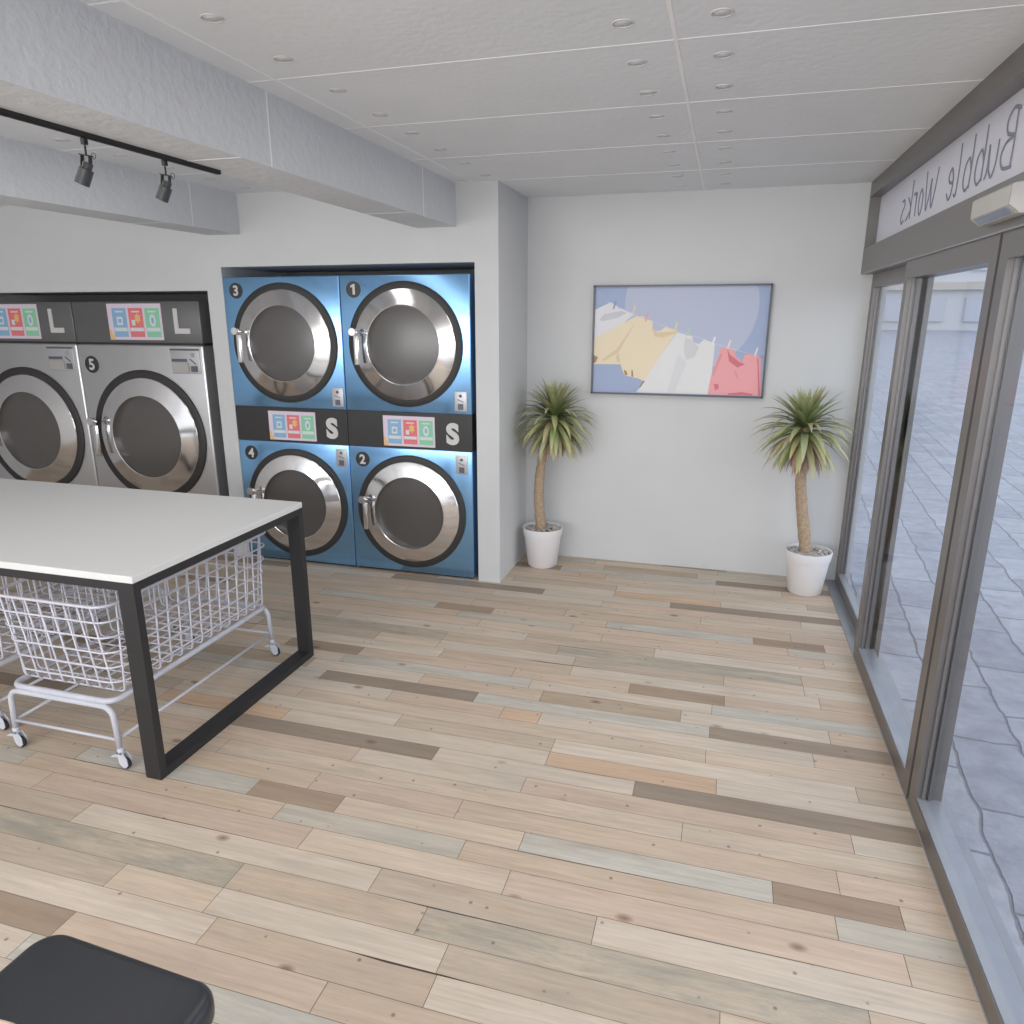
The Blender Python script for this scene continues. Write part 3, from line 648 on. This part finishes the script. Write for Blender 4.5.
# ================================================================== LAUNDRY CARTS
def make_cart():
    r = empty('laundry_cart', (0, 0, 0), 'x', 'laundry cart', 'white wire laundry carts under the table')
    # footprint: x -.255...255, y 0..1.06 (y=0 near end)
    X0, X1, Ya, Yb = -.262, .262, 0.005, 1.075
    ZB, ZT = .297, .682; t0 = .0
    rad = .065
    def ringpts(z, n=6):
        k = (z - ZB) / (ZT - ZB)
        return [(a, b, z) for a, b in rrect(X0 - .022 * k, X1 + .022 * k, Ya + .05 * (1 - k), Yb - .062 * (1 - k), rad, n)]
    m_ = MB()
    for z in (.342, .410, .478, .546, .614): m_.tube(ringpts(z), .0044, 6, closed=True)
    m_.build('basket_rings', WIRE, r)
    MB().tube(ringpts(ZT), .0065, 8, closed=True).build('basket_rim', WIRE, r)
    m_ = MB()
    def wall_pt(side, s, z):
        k = (z - ZB) / (ZT - ZB); q = .005
        return {'x0': (X0 - .022 * k + q, s, z), 'x1': (X1 + .022 * k - q, s, z), 'y0': (s, Ya + .05 * (1 - k) + q, z), 'y1': (s, Yb - .062 * (1 - k) - q, z)}[side]
    ny = 15
    for i in range(ny):
        y = .075 + i * .0655
        m_.tube(fillet([wall_pt('x0', y, ZT), wall_pt('x0', y, ZB), wall_pt('x1', y, ZB), wall_pt('x1', y, ZT)], .02, 3), .0041, 6)
    nx = 8
    for i in range(nx):
        x = -.225 + i * .0635
        m_.tube(fillet([wall_pt('y0', x, ZT), wall_pt('y0', x, ZB), wall_pt('y1', x, ZB), wall_pt('y1', x, ZT)], .02, 3), .0041, 6)
    m_.build('basket_wires', WIRE, r)
    MB().tube([(a, b, .283) for a, b in rrect(X0 + .006, X1 - .002, .010, 1.02, .05, 6)], .0125, 8, closed=True).build('tray_frame', TUBE, r)
    for y in (.0, 1.03):
        MB().tube(fillet([(X0 - .005, y, .085), (X0 + .004, y + .0, .266), (X1 - .004, y, .266), (X1 + .005, y, .085)], .05, 6), .0115, 10).build('leg_loop', TUBE, r)
    m_ = MB()
    for y in (.0, 1.03): m_.tube([(X0 - .003, y, .125), (X1 + .003, y, .125)], .0065, 8)
    for x in (X0, X1): m_.tube([(x, 0, .125), (x, 1.03, .125)], .0065, 8)
    m_.build('stretcher', TUBE, r)
    for x in (X0 - .006, X1 + .006):
        for y in (0, 1.03):
            c = MB(); c.tube([(x, y, .064), (x, y, .090)], .013, 10)
            for s in (-1, 1): c.prism([(x - .012, .072), (x + .018, .072), (x + .036, .050), (x + .037, .020), (x + .024, .008), (x + .008, .010), (x - .004, .026)], y + s * .011 - .001, y + s * .011 + .001, 'y')
            c.box((x - .012, y - .012, .066), (x + .014, y + .012, .072))
            c.prism([(x - .012, .066), (x - .044, .050), (x - .044, .045), (x - .008, .054)], y - .010, y + .010, 'y')
            c = c.build('caster', TUBE, r)
            MB().lathe([(0, -.008), (.020, -.008), (.0235, -.006), (.0235, .006), (.020, .008), (0, .008)], 20, T=Matrix.Translation((x + .016, y, .0236)) @ Matrix.Rotation(math.radians(90), 4, 'X')).build('wheel', TYRE, c)
    return r
c1 = make_cart(); c1.location = (-2.462, 1.985, 0); c1['label'] = 'white wire laundry cart under the table, the whole one beside the black leg'
c2 = copy_tree(c1); c2.location = (-3.19, 2.065, 0); c2['label'] = 'white wire laundry cart under the table, mostly outside the left picture edge'

# ================================================================== POTTED PLANTS
def plant(loc, trunk, heart, seed, label, xmin=None, xmax=None):
    rn = random.Random(seed); px, py = loc
    r = empty('potted_palm', (px, py, 0), label, 'potted plant', 'potted palms against the far wall')
    MB().lathe([(.0, 0), (.097, 0), (.105, .008), (.131, .222), (.135, .224), (.145, .281), (.143, .286), (.136, .286), (.130, .26), (.0, .26)], 48).build('pot', POT, r, sharp=40)
    MB().lathe([(0, .262), (.127, .262)], 32, capends=False).build('soil', SOIL, r)
    m_ = MB()
    for i in range(150):
        a = rn.uniform(0, 2 * PI); q = .12 * math.sqrt(rn.uniform(0.03, 1)); s = rn.uniform(.007, .013)
        T = Matrix.Translation((q * math.cos(a), q * math.sin(a), .266 + rn.uniform(0, .006))) @ Matrix.Rotation(rn.uniform(0, 3), 4, 'Z') @ Matrix.Diagonal((s * 1.4, s, s * .8, 1))
        m_.lathe([(0.001, -1), (.7, -.7), (1, 0), (.7, .7), (0.001, 1)], 6, T=T, capends=False)
    o = m_.build('pebbles', PEBB, r); o['kind'] = 'stuff'
    P = [Vector((x - px, 0, z)) for x, z in trunk]; P[0].z = .255
    m_ = MB(); pts = []; rad = []
    for i in range(len(P) - 1):
        for k in range(7):
            t_ = k / 7; pts.append(P[i].lerp(P[i + 1], t_)); rad.append(0)
    pts.append(P[-1]); n = len(pts); r0, r1 = .039, .026
    rad = [(r0 + (r1 - r0) * min(1, i / n * 1.3)) * (1 + .05 * math.sin(i * 2.6) + rn.uniform(-.03, .03)) for i in range(n)]
    # smooth the centre line
    for _ in range(3): pts = [pts[0]] + [(pts[i - 1] + pts[i] * 2 + pts[i + 1]) / 4 for i in range(1, n - 1)] + [pts[-1]]
    m_.tube(pts, rad, 16); m_.build('trunk', TRUNK, r)
    H = Vector((heart[0] - px, 0, heart[1]))
    vs, fs, cols = [], [], []
    N = 150
    for i in range(N):
        u = (i + .5) / N
        el = math.radians(80 - 140 * u ** .80 + rn.uniform(-7, 7)); az = i * 2.39996 + rn.uniform(-.2, .2)
        Lh = (.19 + .13 * math.sin(PI * min(1, u * 1.05)) ** .6) * rn.uniform(.88, 1.12)
        if u > .8: Lh *= .95
        wd = rn.uniform(.0145, .021)
        d = Vector((math.cos(az) * math.cos(el), math.sin(az) * math.cos(el), math.sin(el)))
        side = Vector((-math.sin(az), math.cos(az), 0)); p = H + Vector((0, 0, -.10 * u)) + d * .015; seg = 7
        if u < .35: col = srgb(122 + rn.randint(-10, 14), 134 + rn.randint(-8, 14), 88)
        elif u < .82: col = srgb(158 + rn.randint(-16, 16), 166 + rn.randint(-12, 12), 116 + rn.randint(-10, 12))
        else: col = srgb(172 + rn.randint(-14, 14), 140 + rn.randint(-8, 8), 126 + rn.randint(-8, 8))
        tip = srgb(192, 186, 142) if u < .82 else srgb(178, 150, 140)
        base = len(vs); droop = .07 if u < .2 else .17
        for k in range(seg + 1):
            t_ = k / seg; ww = wd * (math.sin(PI * min(1, .22 + t_ * .78)) ** .8) * (1.05 if t_ < .99 else .05)
            nrm = d.cross(side).normalized()
            vs += [p - side * ww + nrm * ww * .30, p.copy(), p + side * ww + nrm * ww * .30]
            d = (d + Vector((0, 0, -droop * (.5 + t_)))).normalized(); p = p + d * (Lh / seg)
            ax = p.x + px
            if xmin is not None and ax < xmin: p.x = xmin - px + rn.uniform(0, .004)
            if xmax is not None and ax > xmax: p.x = xmax - px
            if p.y + py > YF - .015: p.y = YF - .015 - py
        for k in range(seg):
            a_ = base + k * 3
            for q in (0, 1):
                fs.append((a_ + q, a_ + q + 1, a_ + q + 4, a_ + q + 3)); t_ = (k / seg) ** 2
                cols.append([col[j] * (1 - t_) + tip[j] * t_ for j in range(3)] + [1])
    m_ = MB(); m_.add(vs, fs, None, True); o = m_.build('foliage', LEAF, r, recalc=False)
    a = o.data.attributes.new('leaf_col', 'FLOAT_COLOR', 'FACE'); a.data.foreach_set('color', [c for q in cols for c in q])
    return r
plant((-1.163, 4.82), [(-1.174, .25), (-1.197, .516), (-1.188, .683), (-1.161, .841), (-1.105, 1.01), (-1.088, 1.09)], (-1.088, 1.095), 3,
      'small palm in a white pot in the corner, left of the laundry picture', xmin=-1.34)
plant((.612, 4.78), [(.600, .25), (.546, .541), (.519, .722), (.515, .857), (.512, 1.02), (.510, 1.09)], (.511, 1.095), 8,
      'small palm in a white pot beside the glass doors, right of the laundry picture')

# ================================================================== PICTURE
pc = empty('wall_picture', (-.31, YF, 1.58), 'wide framed picture of clothes on a washing line, hung on the far wall', 'picture')
A = dict(
 line=[(-0.868, 1.875), (-0.688, 1.788), (-0.557, 1.73), (-0.342, 1.657), (-0.116, 1.583), (0.023, 1.537), (0.247, 1.481)],
 w1=[(-0.868, 1.782), (-0.762, 1.83), (-0.725, 1.809), (-0.71, 1.791), (-0.681, 1.785), (-0.601, 1.753), (-0.67, 1.698), (-0.867, 1.593)],
 y=[(-0.867, 1.593), (-0.67, 1.698), (-0.586, 1.74), (-0.543, 1.74), (-0.528, 1.722), (-0.478, 1.708), (-0.475, 1.657), (-0.453, 1.644), (-0.425, 1.646), (-0.392, 1.671), (-0.313, 1.644), (-0.436, 1.453), (-0.515, 1.309), (-0.556, 1.329), (-0.597, 1.336), (-0.649, 1.349), (-0.668, 1.385), (-0.681, 1.421), (-0.869, 1.42)],
 w2=[(-0.313, 1.637), (-0.263, 1.623), (-0.214, 1.61), (-0.205, 1.576), (-0.17, 1.562), (-0.138, 1.594), (-0.067, 1.563), (-0.074, 1.376), (-0.092, 1.235), (-0.566, 1.235), (-0.516, 1.313), (-0.436, 1.453)],
 p=[(-0.025, 1.546), (0.057, 1.528), (0.066, 1.496), (0.11, 1.449), (0.126, 1.504), (0.2, 1.498), (0.225, 1.475), (0.247, 1.235), (-0.092, 1.235), (-0.079, 1.347)])
FX = (-.879, .259, 1.2195, 1.939)
def pp(m_): return rel(m_, pc)
m_ = MB(); a, b, c, d = FX; t_ = .011; y0, y1 = 5.018, YF
m_.box((a, y0, c), (b, y1, c + t_)); m_.box((a, y0, d - t_), (b, y1, d)); m_.box((a, y0, c), (a + t_, y1, d)); m_.box((b - t_, y0, c), (b, y1, d))
pp(m_).build('frame', FRAMED, pc)
SKY = flat('print_sky', 166, 180, 210); SKY2 = flat('print_disc', 188, 195, 216)
pr = MB().box((a + t_, 5.034, c + t_), (b - t_, 5.04, d - t_)); pr = pp(pr).build('print', SKY, pc)
cc = [(-.24 + .428 * math.cos(k * PI / 40), 1.81 + .428 * math.sin(k * PI / 40)) for k in range(80)]
cc = [(x, min(z, d - t_)) for x, z in cc if True]
cc2 = []
for q in cc:
    if not cc2 or (abs(q[0] - cc2[-1][0]) + abs(q[1] - cc2[-1][1])) > 1e-4: cc2.append(q)
pp(MB().prism(cc2, 5.0335, 5.034, 'y')).build('printed_disc', SKY2, pr)
pp(MB().tube([(x, 5.0333, z) for x, z in A['line']], .0018, 6)).build('printed_line', flat('print_line', 222, 224, 234), pr)
for key, nm, colr, yy in (('y', 'printed_yellow_shirt', (236, 222, 194), 5.0328), ('w1', 'printed_white_shirt', (226, 226, 230), 5.0324), ('w2', 'printed_white_shirt', (228, 228, 228), 5.0324), ('p', 'printed_pink_shirt', (238, 170, 174), 5.0324)):
    m_ = MB(); m_.prism(A[key], yy, 5.0335, 'y', flat('p_' + key, *colr))
    if key == 'w1': m_.prism([(-0.838, 1.716), (-0.803, 1.753), (-0.688, 1.774), (-0.655, 1.76), (-0.708, 1.73), (-0.816, 1.707)], yy - .0003, yy, 'y', flat('p_grey', 204, 204, 212))
    if key == 'w2': m_.prism([(-0.26, 1.60), (-0.213, 1.593), (-0.19, 1.562), (-0.168, 1.541), (-0.192, 1.478), (-0.246, 1.459), (-0.263, 1.512)], yy - .0003, yy, 'y', flat('p_grey2', 212, 212, 214)); m_.prism([(-.30, 1.50), (-.24, 1.44), (-.31, 1.24), (-.36, 1.24)], yy - .0003, yy, 'y', flat('p_grey4', 220, 220, 222))
    if key == 'y':
        yb = flat('p_yfold', 224, 206, 172)
        for q in ([(-0.481, 1.66), (-0.44, 1.635), (-0.313, 1.644), (-0.326, 1.628), (-0.409, 1.601), (-0.46, 1.61)], [(-0.715, 1.52), (-0.60, 1.69), (-.60, 1.68), (-0.70, 1.50), (-.80, 1.44), (-.81, 1.45)], [(-.70, 1.51), (-.685, 1.44), (-.70, 1.43), (-.715, 1.47)]): m_.prism(q, yy - .0003, yy, 'y', yb)
        bn = flat('p_brown', 168, 140, 108)
        for q in ([(-0.869, 1.481), (-0.838, 1.468), (-0.849, 1.439), (-0.869, 1.423)], [(-0.657, 1.385), (-0.64, 1.378), (-0.63, 1.354), (-0.647, 1.349)], [(-0.605, 1.386), (-0.596, 1.382), (-0.591, 1.339), (-0.604, 1.341)], [(-.52, 1.318), (-.512, 1.31), (-.545, 1.262), (-.548, 1.268)]): m_.prism(q, yy - .0006, yy - .0003, 'y', bn)
    if key == 'p':
        pk = flat('p_pdark', 212, 124, 132); pk2 = flat('p_pmid', 228, 152, 158)
        for q, mm in (([(0.013, 1.53), (0.033, 1.496), (0.097, 1.449), (0.131, 1.438), (0.086, 1.414), (0.029, 1.454)], pk), ([(-0.058, 1.306), (-0.028, 1.304), (-0.023, 1.278), (-0.044, 1.261)], pk), ([(0.038, 1.245), (0.126, 1.257), (0.194, 1.246), (0.195, 1.236), (0.039, 1.236)], pk), ([(0.204, 1.478), (0.212, 1.475), (0.241, 1.237), (0.23, 1.236)], pk), ([(-.03, 1.50), (-.015, 1.50), (-.06, 1.36), (-.072, 1.36)], pk2), ([(.06, 1.40), (.085, 1.38), (.10, 1.33), (.085, 1.35)], pk2)): m_.prism(q, yy - .0003, yy, 'y', mm)
    pp(m_).build(nm, None, pr)
for (x, z), c in zip([(-.735, 1.815), (-0.606, 1.781), (-0.519, 1.735), (-0.325, 1.675), (-0.244, 1.641), (-0.078, 1.584), (0.021, 1.564), (0.193, 1.518)], [(150, 160, 190), (236, 210, 180), (236, 172, 168), (228, 222, 170), (184, 218, 192), (236, 236, 240), (240, 226, 214), (240, 228, 222)]):
    m_ = MB().prism([(x - .012, z - .028), (x - .002, z - .030), (x + .014, z + .024), (x + .002, z + .027)], 5.0312, 5.032, 'y'); pp(m_).build('printed_peg', flat('peg', *c), pr)

# ================================================================== BLACK SEAT AND WOODEN TABLE CORNER
st = empty('stool', (-1.098, .712, 0), 'black leather upholstered seat at the bottom left corner of the picture', 'stool')
Rz = Matrix.Rotation(math.radians(-2.5), 4, 'Z')
bm = bmesh.new(); bmesh.ops.create_cube(bm, size=1)
for v in bm.verts: v.co = Vector((v.co.x * .465, v.co.y * .45, v.co.z * .07))
vert_edges = [e for e in bm.edges if abs((e.verts[0].co - e.verts[1].co).z) > .01]
bmesh.ops.bevel(bm, geom=vert_edges, offset=.06, segments=8, affect='EDGES', profile=.5)
hz = [e for e in bm.edges if abs((e.verts[0].co - e.verts[1].co).z) < .001 and len(e.link_faces) == 2 and abs(e.link_faces[0].normal.z - e.link_faces[1].normal.z) > .5]
bmesh.ops.bevel(bm, geom=hz, offset=.026, segments=6, affect='EDGES', profile=.5)
bm.verts.ensure_lookup_table(); m_ = MB(); m_.add([v.co.copy() for v in bm.verts], [[v.index for v in f.verts] for f in bm.faces], None, True, Matrix.Translation((0, 0, .44)) @ Rz); bm.free()
m_.build('seat', LEATHER, st)
MB().bbox((-.16, -.15, .385), (.16, .15, .412), .006, T=Rz).build('seat_base', BLACK, st)
for sx_ in (-1, 1):
    for sy_ in (-1, 1):
        MB().tube([(sx_ * .13, sy_ * .12, .39), (sx_ * .17, sy_ * .14, 0.0)], .011, 10, T=Rz).build('leg', BLACK, st)
ct = empty('side_table', (-.945, .352, 0), 'light wooden round table edge at the very bottom left picture corner', 'table')
MB().lathe([(0, .715), (.238, .715), (.242, .719), (.242, .736), (.238, .74), (0, .74)], 72).build('tabletop', OAK, ct, sharp=40)
MB().lathe([(0.022, .012), (.022, .715)], 20).build('pedestal', BLACK, ct)
MB().lathe([(0, 0), (.16, 0), (.16, .006), (.03, .014), (0, .014)], 40).build('base', BLACK, ct, sharp=40)
